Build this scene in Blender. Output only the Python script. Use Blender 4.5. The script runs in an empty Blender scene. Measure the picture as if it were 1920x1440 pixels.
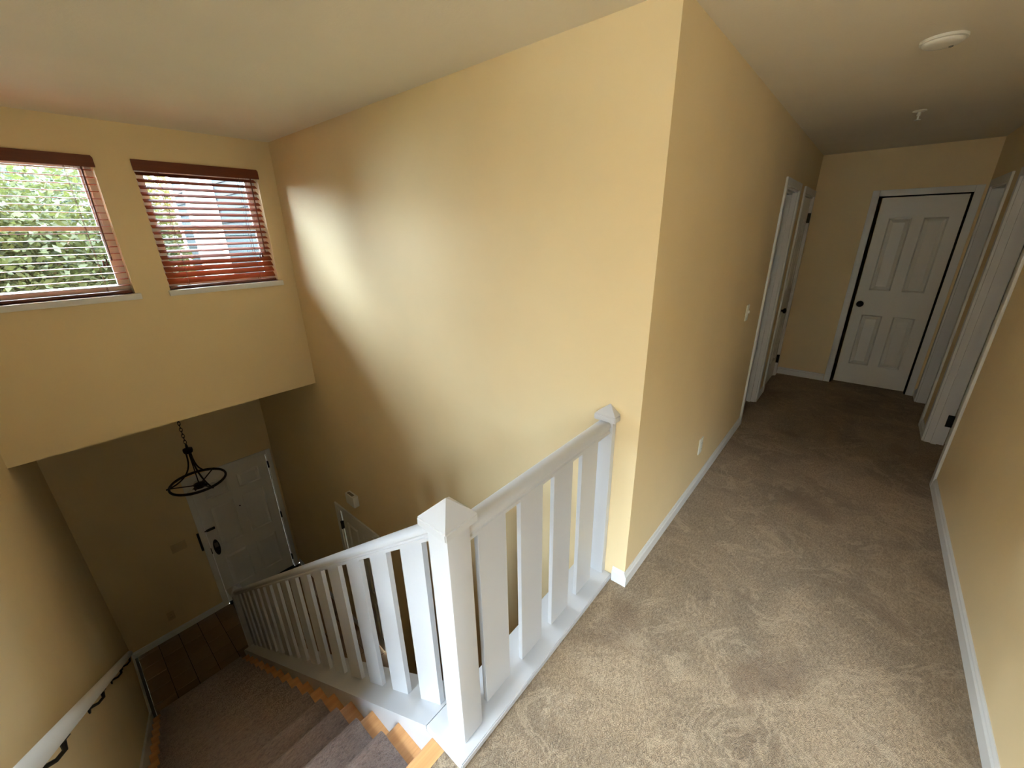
import bpy, bmesh, math, random
from mathutils import Vector, Matrix

# ------------------------------------------------------------------ measured layout (metres)
A, D, B, ZB = 3.273, 1.975, 5.117, 0.382      # window wall x=-A, stair side wall y=-D, front wall x=-B, foyer ceiling z
RUN, RISE, X0, YS = 0.24617, 0.18684, -0.2342, -1.0825
L, W, H, HL = 4.299, 1.295, 2.44, 16 * 0.18684  # hall length, hall right wall, ceiling, drop to the foyer floor
SL = RISE / RUN
def nose(x): return (x - X0) * SL               # height of the line through the stair nosings

scene = bpy.context.scene
C = bpy.data.collections.new('house'); scene.collection.children.link(C)

# ------------------------------------------------------------------ camera
cam = bpy.data.objects.new('camera', bpy.data.cameras.new('camera'))
C.objects.link(cam)
R = ((0.7633052, 0.6458056, -0.0173267), (0.2133460, -0.2772967, -0.9367977), (-0.6097939, 0.7113660, -0.3494421))
rm = Matrix(((R[0][0], -R[1][0], -R[2][0]), (R[0][1], -R[1][1], -R[2][1]), (R[0][2], -R[1][2], -R[2][2])))
cam.matrix_world = Matrix.Translation((0.62645, -1.59498, 1.73061)) @ rm.to_4x4()
cam.data.sensor_fit = 'HORIZONTAL'; cam.data.sensor_width = 36.0
cam.data.lens = 36.0 * 762.456 / 1920.0
cam.data.clip_start = 0.02; cam.data.clip_end = 300
scene.camera = cam

# ------------------------------------------------------------------ bright overcast sky, exposure
SKY, EXPOSURE = 48.0, 1.0
world = bpy.data.worlds.new('sky'); scene.world = world; world.use_nodes = True
wn = world.node_tree.nodes; wl = world.node_tree.links
bg = wn['Background']; bg.inputs['Color'].default_value = (0.74, 0.87, 1.0, 1); bg.inputs['Strength'].default_value = SKY
vs = scene.view_settings
vs.view_transform = 'Standard'; vs.look = 'None'; vs.gamma = 1.0; vs.use_curve_mapping = False; vs.exposure = EXPOSURE
def portal(name, loc, target, sx, sy):          # sampling guide for skylight at a window opening
    l = bpy.data.lights.new(name, 'AREA'); l.shape = 'RECTANGLE'; l.size = sx; l.size_y = sy
    o = bpy.data.objects.new(name, l); C.objects.link(o); o.location = loc
    o.rotation_euler = Vector(target).to_track_quat('-Z', 'Y').to_euler()
    l.cycles.is_portal = True
ADDED_WIN = [(-1.75, 0.25), (1.45, 3.95)]  # assumed windows out of view, placed and sized for the daylight they give
LOFT_Y, LOFT_X, LOFT_N = -4.2, 4.2, -0.45      # assumed loft behind and right of the camera, unseen, shaped for daylight
LOFT_Z = (0.60, 2.38)
for (xa, xb) in ADDED_WIN: portal('sky_portal', ((xa + xb) / 2, LOFT_Y - 0.12, sum(LOFT_Z) / 2), (0, 1, 0), xb - xa, LOFT_Z[1] - LOFT_Z[0])
ROOM_WIN = (2.10, 2.80, 1.20, 2.10)  # window out of view, added to bring daylight into the hall
portal('sky_portal', (-A - 0.13, 2.45, 1.65), (1, 0, 0), 0.70, 0.90)
for yc in (-1.475, -0.5185): portal('sky_portal', (-A - 0.15, yc, 1.80), (1, 0, 0), 0.76, 0.85)

# ------------------------------------------------------------------ materials
def lin(c):
    return tuple(((v / 255) / 12.92 if v <= 10 else (((v / 255) + 0.055) / 1.055) ** 2.4) for v in c) + (1.0,)
def base_mat(name, col, rough=0.6, spec=0.5, metal=0.0):
    m = bpy.data.materials.new(name); m.use_nodes = True
    b = m.node_tree.nodes['Principled BSDF']
    b.inputs['Base Color'].default_value = lin(col); b.inputs['Roughness'].default_value = rough
    b.inputs['Specular IOR Level'].default_value = spec; b.inputs['Metallic'].default_value = metal
    return m, m.node_tree.nodes, m.node_tree.links, b
def coords(n, l, scale=(1, 1, 1), rot=(0, 0, 0)):
    t = n.new('ShaderNodeTexCoord'); mp = n.new('ShaderNodeMapping')
    mp.inputs['Scale'].default_value = scale; mp.inputs['Rotation'].default_value = rot
    l.new(t.outputs['Object'], mp.inputs['Vector']); return mp.outputs['Vector']
def noise(n, l, vec, scale, detail=3, rough=0.5, dist=0.0):
    t = n.new('ShaderNodeTexNoise'); t.inputs['Scale'].default_value = scale; t.inputs['Detail'].default_value = detail
    t.inputs['Roughness'].default_value = rough; t.inputs['Distortion'].default_value = dist
    l.new(vec, t.inputs['Vector']); return t.outputs['Fac']
def ramp(n, l, fac, stops):
    r = n.new('ShaderNodeValToRGB'); e = r.color_ramp.elements
    e[0].position, e[0].color = stops[0]; e[1].position, e[1].color = stops[-1]
    for p, c in stops[1:-1]:
        x = e.new(p); x.color = c
    l.new(fac, r.inputs['Fac']); return r.outputs['Color']
def mix(n, l, fac, a, b, mode='MIX'):
    x = n.new('ShaderNodeMix'); x.data_type = 'RGBA'; x.blend_type = mode
    if isinstance(fac, (int, float)): x.inputs[0].default_value = fac
    else: l.new(fac, x.inputs[0])
    for s, v in ((6, a), (7, b)):
        if isinstance(v, tuple): x.inputs[s].default_value = v
        else: l.new(v, x.inputs[s])
    return x.outputs[2]
def bump(n, l, b, height, strength, dist):
    u = n.new('ShaderNodeBump'); u.inputs['Strength'].default_value = strength; u.inputs['Distance'].default_value = dist
    l.new(height, u.inputs['Height']); l.new(u.outputs['Normal'], b.inputs['Normal'])
def grey(v): return (v, v, v, 1)

M = {}
def paint(key, col, rough, bs=0.12):
    m, n, l, b = base_mat(key, col, rough, 0.35)
    v = coords(n, l)
    c = ramp(n, l, noise(n, l, v, 1.3, 4), [(0.3, lin(tuple(int(k * 0.97) for k in col))), (0.7, lin(col))])
    l.new(c, b.inputs['Base Color'])
    bump(n, l, b, noise(n, l, v, 85, 4, 0.6), bs, 0.003)
    M[key] = m
paint('wall_paint', (241, 218, 174), 0.72)
paint('ceiling_paint', (245, 236, 218), 0.85, 0.25)
def white(key, col, rough, spec=0.5):
    m, n, l, b = base_mat(key, col, rough, spec)
    v = coords(n, l)
    bump(n, l, b, noise(n, l, v, 140, 2), 0.05, 0.001); M[key] = m
white('trim_white', (228, 228, 228), 0.38)
white('rail_white', (200, 201, 206), 0.32)
white('door_white', (232, 230, 224), 0.42)
white('plate_white', (236, 234, 226), 0.4)
white('plate_tan', (214, 190, 145), 0.5)
white('vinyl_white', (235, 236, 236), 0.35)

def carpet(key, dark, mid, light, sc, patch):
    m, n, l, b = base_mat(key, mid, 0.95, 0.1)
    v = coords(n, l); vs_ = coords(n, l, (1.0, 0.45, 1.0), (0, 0, 0.6))
    warp = n.new('ShaderNodeMix'); warp.data_type = 'VECTOR'; warp.inputs[0].default_value = 0.012
    nz = n.new('ShaderNodeTexNoise'); nz.inputs['Scale'].default_value = 9; nz.inputs['Detail'].default_value = 2
    l.new(v, nz.inputs['Vector']); l.new(vs_, warp.inputs[4]); l.new(nz.outputs['Color'], warp.inputs[5])
    wv = warp.outputs[1]
    fib = noise(n, l, wv, sc, 4, 0.65, 0.4)
    fine = noise(n, l, wv, sc * 3.1, 2, 0.6)
    c = ramp(n, l, fib, [(0.30, lin(dark)), (0.5, lin(mid)), (0.70, lin(light))])
    c = mix(n, l, 0.35, c, ramp(n, l, fine, [(0.3, lin(dark)), (0.7, lin(light))]))
    if patch:
        # trodden pile: broad flattened areas and lighter brushed-up ridges
        p1 = noise(n, l, v, 1.7, 5, 0.6, 1.2)
        c = mix(n, l, 1.0, c, ramp(n, l, p1, [(0.36, grey(0.74)), (0.60, grey(1.08))]), 'MULTIPLY')
        p2 = noise(n, l, v, 3.2, 6, 0.62, 2.2)
        rid = ramp(n, l, p2, [(0.545, grey(0)), (0.575, grey(1)), (0.62, grey(0))])
        c = mix(n, l, 0.5, c, mix(n, l, rid, c, lin(light)))
        p3 = noise(n, l, v, 2.3, 3, 0.5, 0.4)
        st = ramp(n, l, p3, [(0.56, grey(0)), (0.68, grey(0.5))])
        c = mix(n, l, st, c, lin((128, 98, 72)))
    l.new(c, b.inputs['Base Color'])
    b.inputs['Sheen Weight'].default_value = 0.25; b.inputs['Sheen Roughness'].default_value = 0.6
    add = n.new('ShaderNodeMath'); add.operation = 'ADD'; l.new(fib, add.inputs[0]); l.new(fine, add.inputs[1])
    bump(n, l, b, add.outputs[0], 1.0, 0.010); M[key] = m
carpet('hall_carpet', (124, 99, 72), (180, 152, 119), (219, 194, 162), 135, True)
carpet('runner_carpet', (120, 98, 91), (184, 157, 148), (212, 188, 178), 110, False)
M['runner_carpet'].node_tree.nodes['Principled BSDF'].inputs['Sheen Weight'].default_value = 0.35

def wood(key, c0, c1, rough, scale, axis):
    m, n, l, b = base_mat(key, c0, rough, 0.5)
    s = [22, 22, 22]; s[axis] = 1.6
    v = coords(n, l, tuple(s))
    f = noise(n, l, v, scale, 5, 0.6, 1.2)
    l.new(ramp(n, l, f, [(0.3, lin(c0)), (0.7, lin(c1))]), b.inputs['Base Color'])
    bump(n, l, b, f, 0.08, 0.001); M[key] = m
wood('oak', (194, 136, 84), (220, 166, 112), 0.38, 1.0, 1)
wood('blind_wood', (86, 38, 24), (116, 54, 33), 0.33, 1.0, 1)
m, n, l, b = base_mat('bronze', (38, 28, 24), 0.42, 0.5, 0.6)
bump(n, l, b, noise(n, l, coords(n, l), 60, 2), 0.1, 0.001); M['bronze'] = m
m, n, l, b = base_mat('black_metal', (20, 18, 18), 0.45, 0.5, 0.3)
bump(n, l, b, noise(n, l, coords(n, l), 60, 2), 0.1, 0.001); M['black_metal'] = m
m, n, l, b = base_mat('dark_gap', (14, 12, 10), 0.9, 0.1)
bump(n, l, b, noise(n, l, coords(n, l), 90, 2), 0.1, 0.001); M['dark_gap'] = m
m, n, l, b = base_mat('grille_grey', (120, 112, 100), 0.6)
bump(n, l, b, noise(n, l, coords(n, l), 90, 2), 0.1, 0.001); M['grille_grey'] = m
m, n, l, b = base_mat('bulb_glass', (225, 220, 210), 0.25)
l.new(ramp(n, l, noise(n, l, coords(n, l), 12, 2), [(0.3, lin((215, 210, 200))), (0.7, lin((232, 228, 220)))]), b.inputs['Base Color']); M['bulb_glass'] = m
m, n, l, b = base_mat('tile', (150, 122, 92), 0.45)
oi = n.new('ShaderNodeObjectInfo')
c = ramp(n, l, noise(n, l, coords(n, l), 5, 5, 0.6), [(0.3, lin((126, 100, 74))), (0.7, lin((158, 130, 98)))])
c = mix(n, l, 0.5, c, ramp(n, l, oi.outputs['Random'], [(0, lin((122, 98, 72))), (1, lin((160, 132, 100)))]))
l.new(c, b.inputs['Base Color']); M['tile'] = m
m, n, l, b = base_mat('grout', (58, 46, 38), 0.9, 0.2)
bump(n, l, b, noise(n, l, coords(n, l), 120, 2), 0.3, 0.002); M['grout'] = m
# window glass: clear with a fresnel reflection
m = bpy.data.materials.new('glass'); m.use_nodes = True; n = m.node_tree.nodes; l = m.node_tree.links
n.remove(n['Principled BSDF']); tr = n.new('ShaderNodeBsdfTransparent'); gl = n.new('ShaderNodeBsdfGlossy'); gl.inputs['Roughness'].default_value = 0.02
tr.inputs['Color'].default_value = (0.95, 0.97, 0.96, 1)
fr = n.new('ShaderNodeFresnel'); fr.inputs['IOR'].default_value = 1.45; mx = n.new('ShaderNodeMixShader')
l.new(fr.outputs[0], mx.inputs[0]); l.new(tr.outputs[0], mx.inputs[1]); l.new(gl.outputs[0], mx.inputs[2])
l.new(mx.outputs[0], n['Material Output'].inputs['Surface']); M['glass'] = m
def leaf(key, c0, c1):
    m, n, l, b = base_mat(key, c0, 0.5, 0.3)
    col = ramp(n, l, noise(n, l, coords(n, l), 2.2, 4, 0.6), [(0.32, lin(c0)), (0.68, lin(c1))])
    l.new(col, b.inputs['Base Color'])
    t = n.new('ShaderNodeBsdfTranslucent'); l.new(col, t.inputs['Color'])
    mx = n.new('ShaderNodeMixShader'); mx.inputs[0].default_value = 0.5
    l.new(b.outputs[0], mx.inputs[1]); l.new(t.outputs[0], mx.inputs[2]); l.new(mx.outputs[0], n['Material Output'].inputs['Surface'])
    M[key] = m
leaf('leaf_green', (40, 46, 22), (60, 62, 30))
leaf('leaf_yellow', (58, 58, 26), (78, 70, 36))
leaf('leaf_deep', (34, 42, 32), (50, 58, 44))
wood('blind_wood_lit', (140, 70, 42), (168, 90, 56), 0.6, 1.0, 1)  # same wood as the blind, lightened to hold glare and bounced light
M['blind_wood_lit'].node_tree.nodes['Principled BSDF'].inputs['Specular IOR Level'].default_value = 0.2
wood('bark', (84, 70, 56), (116, 98, 80), 0.9, 1.0, 2)
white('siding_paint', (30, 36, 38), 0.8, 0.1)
m, n, l, b = base_mat('far_pane', (120, 134, 138), 0.1, 0.6)
l.new(ramp(n, l, noise(n, l, coords(n, l), 1.5, 3), [(0.3, lin((104, 120, 122))), (0.7, lin((140, 152, 150)))]), b.inputs['Base Color']); M['far_pane'] = m
m, n, l, b = base_mat('concrete', (190, 186, 176), 0.95, 0.1)
l.new(ramp(n, l, noise(n, l, coords(n, l), 1.2, 6, 0.7), [(0.3, lin((180, 176, 166))), (0.7, lin((204, 200, 190)))]), b.inputs['Base Color']); M['concrete'] = m
paint('stucco', (112, 92, 74), 0.9, 0.3)
paint('grass', (70, 84, 44), 0.95, 0.5)
wood('roof_shingle', (74, 66, 60), (96, 86, 78), 0.9, 1.0, 0)

# ------------------------------------------------------------------ helpers
WL = {}
def link(name, me, mat, parent=None, loc=(0, 0, 0), smooth=False):
    o = bpy.data.objects.new(name, me); C.objects.link(o)
    if mat and not me.materials: me.materials.append(M[mat])
    WL[o.name] = Vector(loc)
    if parent: o.parent = parent; o.location = Vector(loc) - WL[parent.name]
    else: o.location = loc
    if smooth:
        for p in me.polygons: p.use_smooth = True
        try: me.set_sharp_from_angle(angle=math.radians(40))
        except Exception: pass
    return o
def mesh(name, bm):
    bmesh.ops.recalc_face_normals(bm, faces=bm.faces[:])
    me = bpy.data.meshes.new(name); bm.to_mesh(me); bm.free(); return me
def obj(name, bm, mat, parent=None, loc=(0, 0, 0), smooth=False):
    return link(name, mesh(name, bm), mat, parent, loc, smooth)
def empty(name, loc):
    o = bpy.data.objects.new(name, None); C.objects.link(o); o.location = loc; o.empty_display_size = 0.1
    WL[o.name] = Vector(loc); return o
def tag(o, label, cat=None, group=None, kind=None):
    o['label'] = label
    if cat: o['category'] = cat
    if group: o['group'] = group
    if kind: o['kind'] = kind
    return o
def struct(o, label): return tag(o, label, None, None, 'structure')
def bx(bm, x0, x1, y0, y1, z0, z1, bev=0.0, seg=2):
    v = [bm.verts.new((x, y, z)) for x in (x0, x1) for y in (y0, y1) for z in (z0, z1)]
    fs = [(0, 1, 3, 2), (4, 6, 7, 5), (0, 4, 5, 1), (2, 3, 7, 6), (0, 2, 6, 4), (1, 5, 7, 3)]
    faces = [bm.faces.new([v[i] for i in f]) for f in fs]
    if bev:
        es = set(e for f in faces for e in f.edges)
        bmesh.ops.bevel(bm, geom=list(es), offset=bev, segments=seg, affect='EDGES', profile=0.6)
    return bm
def box(name, d, mat, parent=None, bev=0.0, smooth=None):
    return obj(name, bx(bmesh.new(), *d, bev=bev), mat, parent, smooth=bool(bev) if smooth is None else smooth)
def boxes(name, ds, mat, parent=None):
    bm = bmesh.new()
    for d in ds: bx(bm, *d)
    return obj(name, bm, mat, parent)
def prism(bm, poly, axis, a, b):
    """poly: 2-D points in the other two axes (x,z for axis y; x,y for z; y,z for x)"""
    def P(p, t): return {'y': (p[0], t, p[1]), 'z': (p[0], p[1], t), 'x': (t, p[0], p[1])}[axis]
    va = [bm.verts.new(P(p, a)) for p in poly]; vb = [bm.verts.new(P(p, b)) for p in poly]
    bm.faces.new(va); bm.faces.new(list(reversed(vb)))
    for i in range(len(poly)):
        j = (i + 1) % len(poly); bm.faces.new((va[i], vb[i], vb[j], va[j]))
    return bm
def tube(bm, pts, r, seg=10, cap=True):
    pts = [Vector(p) for p in pts]; rings = []
    rr = r if isinstance(r, (list, tuple)) else [r] * len(pts)
    up = None
    for i, p in enumerate(pts):
        t = (pts[min(i + 1, len(pts) - 1)] - pts[max(i - 1, 0)]).normalized()
        if up is None: up = t.orthogonal().normalized()
        u = (up - t * up.dot(t)).normalized(); up = u; w = t.cross(u)
        rings.append([bm.verts.new(p + (u * math.cos(2 * math.pi * k / seg) + w * math.sin(2 * math.pi * k / seg)) * rr[i]) for k in range(seg)])
    for a, b in zip(rings, rings[1:]):
        for k in range(seg): bm.faces.new((a[k], a[(k + 1) % seg], b[(k + 1) % seg], b[k]))
    if cap: bm.faces.new(list(reversed(rings[0]))); bm.faces.new(rings[-1])
    return bm
def lathe(bm, prof, origin, axis='z', seg=24):
    """prof: (radius, height) pairs"""
    o = Vector(origin); rings = []
    ax = {'z': (Vector((1, 0, 0)), Vector((0, 1, 0)), Vector((0, 0, 1))), 'x': (Vector((0, 1, 0)), Vector((0, 0, 1)), Vector((1, 0, 0))),
          'y': (Vector((0, 0, 1)), Vector((1, 0, 0)), Vector((0, 1, 0)))}[axis]
    for r, h in prof:
        r = max(r, 1e-4)
        rings.append([bm.verts.new(o + ax[2] * h + (ax[0] * math.cos(2 * math.pi * k / seg) + ax[1] * math.sin(2 * math.pi * k / seg)) * r) for k in range(seg)])
    for a, b in zip(rings, rings[1:]):
        for k in range(seg): bm.faces.new((a[k], a[(k + 1) % seg], b[(k + 1) % seg], b[k]))
    bm.faces.new(list(reversed(rings[0]))); bm.faces.new(rings[-1])
    return bm
def torus(bm, center, R_, r, seg=48, sub=8, rot=None):
    c = Vector(center); rings = []
    for i in range(seg):
        a = 2 * math.pi * i / seg; d = Vector((math.cos(a), math.sin(a), 0)); ring = []
        for k in range(sub):
            b = 2 * math.pi * k / sub; p = d * (R_ + r * math.cos(b)) + Vector((0, 0, r * math.sin(b)))
            if rot: p = rot @ p
            ring.append(bm.verts.new(c + p))
        rings.append(ring)
    for i in range(seg):
        a, b = rings[i], rings[(i + 1) % seg]
        for k in range(sub): bm.faces.new((a[k], b[k], b[(k + 1) % sub], a[(k + 1) % sub]))
    return bm
def wall(name, axis, t0, t1, u0, u1, z0, z1, holes, mat, label):
    """slab with rectangular openings; axis = thickness axis, u = the long axis, holes (ua,ub,za,zb)"""
    us = sorted({u0, u1, *[h[0] for h in holes], *[h[1] for h in holes]})
    zs = sorted({z0, z1, *[h[2] for h in holes], *[h[3] for h in holes]})
    us = [u for u in us if u0 <= u <= u1]; zs = [z for z in zs if z0 <= z <= z1]
    solid = lambda i, j: 0 <= i < len(us) - 1 and 0 <= j < len(zs) - 1 and not any(
        h[0] - 1e-6 <= us[i] and us[i + 1] <= h[1] + 1e-6 and h[2] - 1e-6 <= zs[j] and zs[j + 1] <= h[3] + 1e-6 for h in holes)
    bm = bmesh.new(); cache = {}
    def V(t, u, z):
        k = (t, u, z)
        if k not in cache: cache[k] = bm.verts.new((t, u, z) if axis == 'x' else (u, t, z))
        return cache[k]
    for i in range(len(us) - 1):
        for j in range(len(zs) - 1):
            if not solid(i, j): continue
            a, b, c, d = us[i], us[i + 1], zs[j], zs[j + 1]
            for t in (t0, t1): bm.faces.new((V(t, a, c), V(t, b, c), V(t, b, d), V(t, a, d)))
            if not solid(i - 1, j): bm.faces.new((V(t0, a, c), V(t1, a, c), V(t1, a, d), V(t0, a, d)))
            if not solid(i + 1, j): bm.faces.new((V(t0, b, c), V(t1, b, c), V(t1, b, d), V(t0, b, d)))
            if not solid(i, j - 1): bm.faces.new((V(t0, a, c), V(t1, a, c), V(t1, b, c), V(t0, b, c)))
            if not solid(i, j + 1): bm.faces.new((V(t0, a, d), V(t1, a, d), V(t1, b, d), V(t0, b, d)))
    return struct(obj(name, bm, mat), label)

# ------------------------------------------------------------------ room shell
RX = 3.2                                          # far side of the rooms off the hall
fl = boxes('floor', [(-0.163, W + 0.12, YS, 0.0, -0.30, 0.0), (-0.25, -0.163, YS + 0.02, 0.0, -0.30, 0.0),
                     (0.0, W + 0.12, 0.0, 0.12, -0.30, 0.0), (-A, RX, 0.12, L + 0.9, -0.30, 0.0),
                     (-0.163, W + 0.12, -2.095, YS, -0.30, 0.0), (-2.42, W + 0.12, LOFT_Y - 0.12, -2.095, -0.30, 0.0), (W + 0.12, LOFT_X + 0.12, LOFT_Y - 0.12, LOFT_N, -0.30, 0.0)], 'hall_carpet')
struct(fl, 'worn beige carpet covering the landing and the hallway')
struct(boxes('ceiling', [(-A - 0.14, LOFT_X + 0.12, LOFT_Y - 0.12, L + 1.0, H, H + 0.15)], 'ceiling_paint'), 'off-white ceiling over the stairwell and hallway')
struct(box('ceiling_foyer', (-B - 0.12, -A - 0.14, -D - 0.12, 0.12, ZB, ZB + 0.15), 'ceiling_paint'), 'low ceiling over the entrance foyer')
WIN = [(-1.855, -1.095), (-0.897, -0.140)]; WZ = (1.375, 2.226)
wall('wall_left', 'x', -A - 0.14, -A, -D - 0.12, 0.12, ZB, H, [(a, b, *WZ) for a, b in WIN], 'wall_paint', 'tan wall with two small windows above the foyer')
wall('wall_back', 'y', 0.0, 0.12, -B - 0.12, 0.0, -HL, H, [(-3.312, -2.558, -HL, -1.105), (-B - 0.12, -A, ZB, H)], 'wall_paint', 'tall tan wall along the open stairwell')
wall('wall_front', 'x', -B - 0.12, -B, -D - 0.12, 0.0, -HL, ZB, [(-0.972, -0.078, -HL, -1.028)], 'wall_paint', 'shaded tan wall around the front door')
wall('wall_stair', 'y', -D - 0.12, -D, -B, -0.60, -HL, H, [(-B, -A - 0.14, ZB, H)], 'wall_paint', 'tan wall carrying the stair handrail')
wall('wall_hall_left', 'x', -0.12, 0.0, 0.12, L, 0.0, H, [(2.43, 3.09, 0.0, 2.03), (3.47, 4.17, 0.0, 2.03)], 'wall_paint', 'tan left wall of the hallway with two doorways')
wall('wall_hall_right', 'x', W, W + 0.12, LOFT_N, L, 0.0, H, [(2.18, 3.02, 0.0, 2.03), (3.40, 4.10, 0.0, 2.03)], 'wall_paint', 'tan right wall of the hallway with open doorways')
wall('wall_hall_end', 'y', L, L + 0.12, -A, RX, 0.0, H, [(0.545, 1.219, 0.0, 2.012)], 'wall_paint', 'dark tan wall closing the hallway')
wall('wall_landing', 'y', LOFT_Y - 0.12, LOFT_Y, -2.30, LOFT_X, 0.0, H, [(a, b, *LOFT_Z) for a, b in ADDED_WIN], 'wall_paint', 'unseen tan wall of the assumed loft with two large windows added for daylight')
wall('wall_loft_right', 'x', LOFT_X, LOFT_X + 0.12, LOFT_Y - 0.12, LOFT_N + 0.12, 0.0, H, [], 'wall_paint', 'unseen tan side wall of the assumed loft')
struct(box('wall_loft_north', (W + 0.12, LOFT_X, LOFT_N, LOFT_N + 0.12, 0, H), 'wall_paint'), 'unseen tan wall between the assumed loft and the bedroom')
struct(boxes('wall_landing_side', [(-2.42, -2.30, LOFT_Y - 0.12, -2.095, 0, H), (-0.60, -0.21, -2.095, -D, -HL, 0.0)], 'wall_paint'), 'tan side wall of the landing')
struct(boxes('wall_bedroom', [(W + 0.12, RX, 0.78, 0.9, -0.3, H), (-A - 0.12, RX + 0.12, L + 0.9, L + 1.0, -0.3, H)], 'wall_paint'), 'plain inner walls of the rooms off the hallway')
wall('wall_bedroom_left', 'x', -A - 0.12, -A, 0.12, L + 0.9, -0.3, H, [ROOM_WIN], 'wall_paint', 'outer wall of the room off the left side of the hallway')
wall('wall_bedroom_right', 'x', RX, RX + 0.12, 0.78, L + 0.9, -0.3, H, [], 'wall_paint', 'outer wall of the room off the right side of the hallway')
struct(boxes('wall_passage', [(0.0, 1.5, 0.0, 0.12, -HL, -0.30), (1.5, 1.62, -1.0, 0.12, -HL, -0.30)], 'wall_paint'), 'tan wall of the passage beneath the landing')
# wall under the stair railing (follows the stair slope)
bm = bmesh.new(); xb = -4.084
prism(bm, [(xb, -HL), (xb, nose(xb) + 0.028), (-0.262, nose(-0.262) + 0.028), (-0.262, -0.30), (1.5, -0.30), (1.5, -HL)], 'y', YS + 0.02, -0.905)
struct(obj('wall_stringer', bm, 'wall_paint'), 'sloping low wall under the stair railing')
struct(box('trim_1', (-0.262, -0.2505, -0.905, -0.001, -0.34, -0.0005), 'trim_white'), 'white fascia board on the landing edge')
# foyer floor: grout bed with individual tiles
lf = box('floor_lower', (-B, 1.5, -D, 0.0, -HL - 0.12, -HL - 0.005), 'grout')
struct(lf, 'brown tiled floor of the foyer')
T = 0.2; tm = mesh('tile', bx(bmesh.new(), 0.003, T - 0.003, 0.003, T - 0.003, -0.008, 0.0, bev=0.002, seg=1))
ys_ = [-D + 0.0] + [-1.937 + T * i for i in range(10)]
for i in range(20):
    for j in range(10):
        x = -5.05 + T * i; y = -1.937 + T * j
        if x > -4.0 and y < -0.92: continue
        if y + T > 0.005 and y > -0.1: continue
        link('tile', tm, 'tile', lf, (x, y, -HL))
te = mesh('tile', bx(bmesh.new(), 0.003, 0.062, 0.003, T - 0.003, -0.008, 0.0, bev=0.002, seg=1))
for j in range(9): link('tile', te, 'tile', lf, (-5.114, -1.937 + T * j, -HL))

# baseboards and door casings
def baseb(name, segs, label, h=0.083, t=0.014):
    """segs: (axis, plane, side, u0, u1, z) – axis is the wall normal axis"""
    bm = bmesh.new()
    for ax, pl, sd, u0, u1, z in segs:
        prof = [(0, 0), (t, 0), (t, h * 0.72), (t * 0.6, h * 0.80), (t * 0.6, h * 0.9), (t * 0.25, h), (0, h)]
        va, vb = [], []
        for d, q in prof:
            p = pl + sd * d
            va.append(bm.verts.new((p, u0, z + q) if ax == 'x' else (u0, p, z + q)))
            vb.append(bm.verts.new((p, u1, z + q) if ax == 'x' else (u1, p, z + q)))
        bm.faces.new(va); bm.faces.new(list(reversed(vb)))
        for i in range(len(prof)):
            j = (i + 1) % len(prof); bm.faces.new((va[i], vb[i], vb[j], va[j]))
    return struct(obj(name, bm, 'trim_white'), label)
baseb('baseboard_left', [('x', 0.0, 1, -0.014, 2.372, 0), ('y', 0.0, -1, -0.066, 0.0, 0), ('x', 0.0, 1, 3.15, 3.41, 0), ('x', 0.0, 1, 4.23, L, 0)], 'white baseboard along the left hallway wall')
baseb('baseboard_right', [('x', W, -1, LOFT_N, 2.12, 0), ('x', W, -1, 3.08, 3.34, 0), ('x', W, -1, 4.16, L, 0)], 'white baseboard along the right hallway wall')
baseb('baseboard_end', [('y', L, -1, 0.014, 0.487, 0), ('y', L, -1, 1.277, W - 0.014, 0)], 'white baseboard on the end wall of the hallway')
baseb('baseboard_foyer', [('x', -B, 1, -D, -1.022, -HL), ('y', -D, 1, -B + 0.014, -4.13, -HL), ('y', 0.0, -1, -B + 0.014, -3.378, -HL), ('y', 0.0, -1, -2.49, 1.4, -HL)], 'white baseboard around the foyer')

CW = 0.060; CT = 0.016
def casing_bars(bm, ax, pl, sd, u0, u1, z0, z1, w=CW, t=CT):
    a, b = sorted((pl, pl + sd * t))
    for (p, q, r, s) in ((u0 - w, u0, z0, z1 + w), (u1, u1 + w, z0, z1 + w), (u0, u1, z1, z1 + w)):
        if ax == 'x': bx(bm, a, b, p, q, r, s, bev=0.004)
        else: bx(bm, p, q, a, b, r, s, bev=0.004)
def jamb_bars(bm, ax, p0, p1, u0, u1, z0, z1, t=0.016, stop=0.0):
    for (a, b, c, d) in ((u0, u0 + t, z0, z1), (u1 - t, u1, z0, z1), (u0 + t, u1 - t, z1 - t, z1)):
        if ax == 'x': bx(bm, p0, p1, a, b, c, d)
        else: bx(bm, a, b, p0, p1, c, d)
def hinge_at(parent, d, name='hinge'):
    return box(name, d, 'black_metal', parent, bev=0.002)

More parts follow.
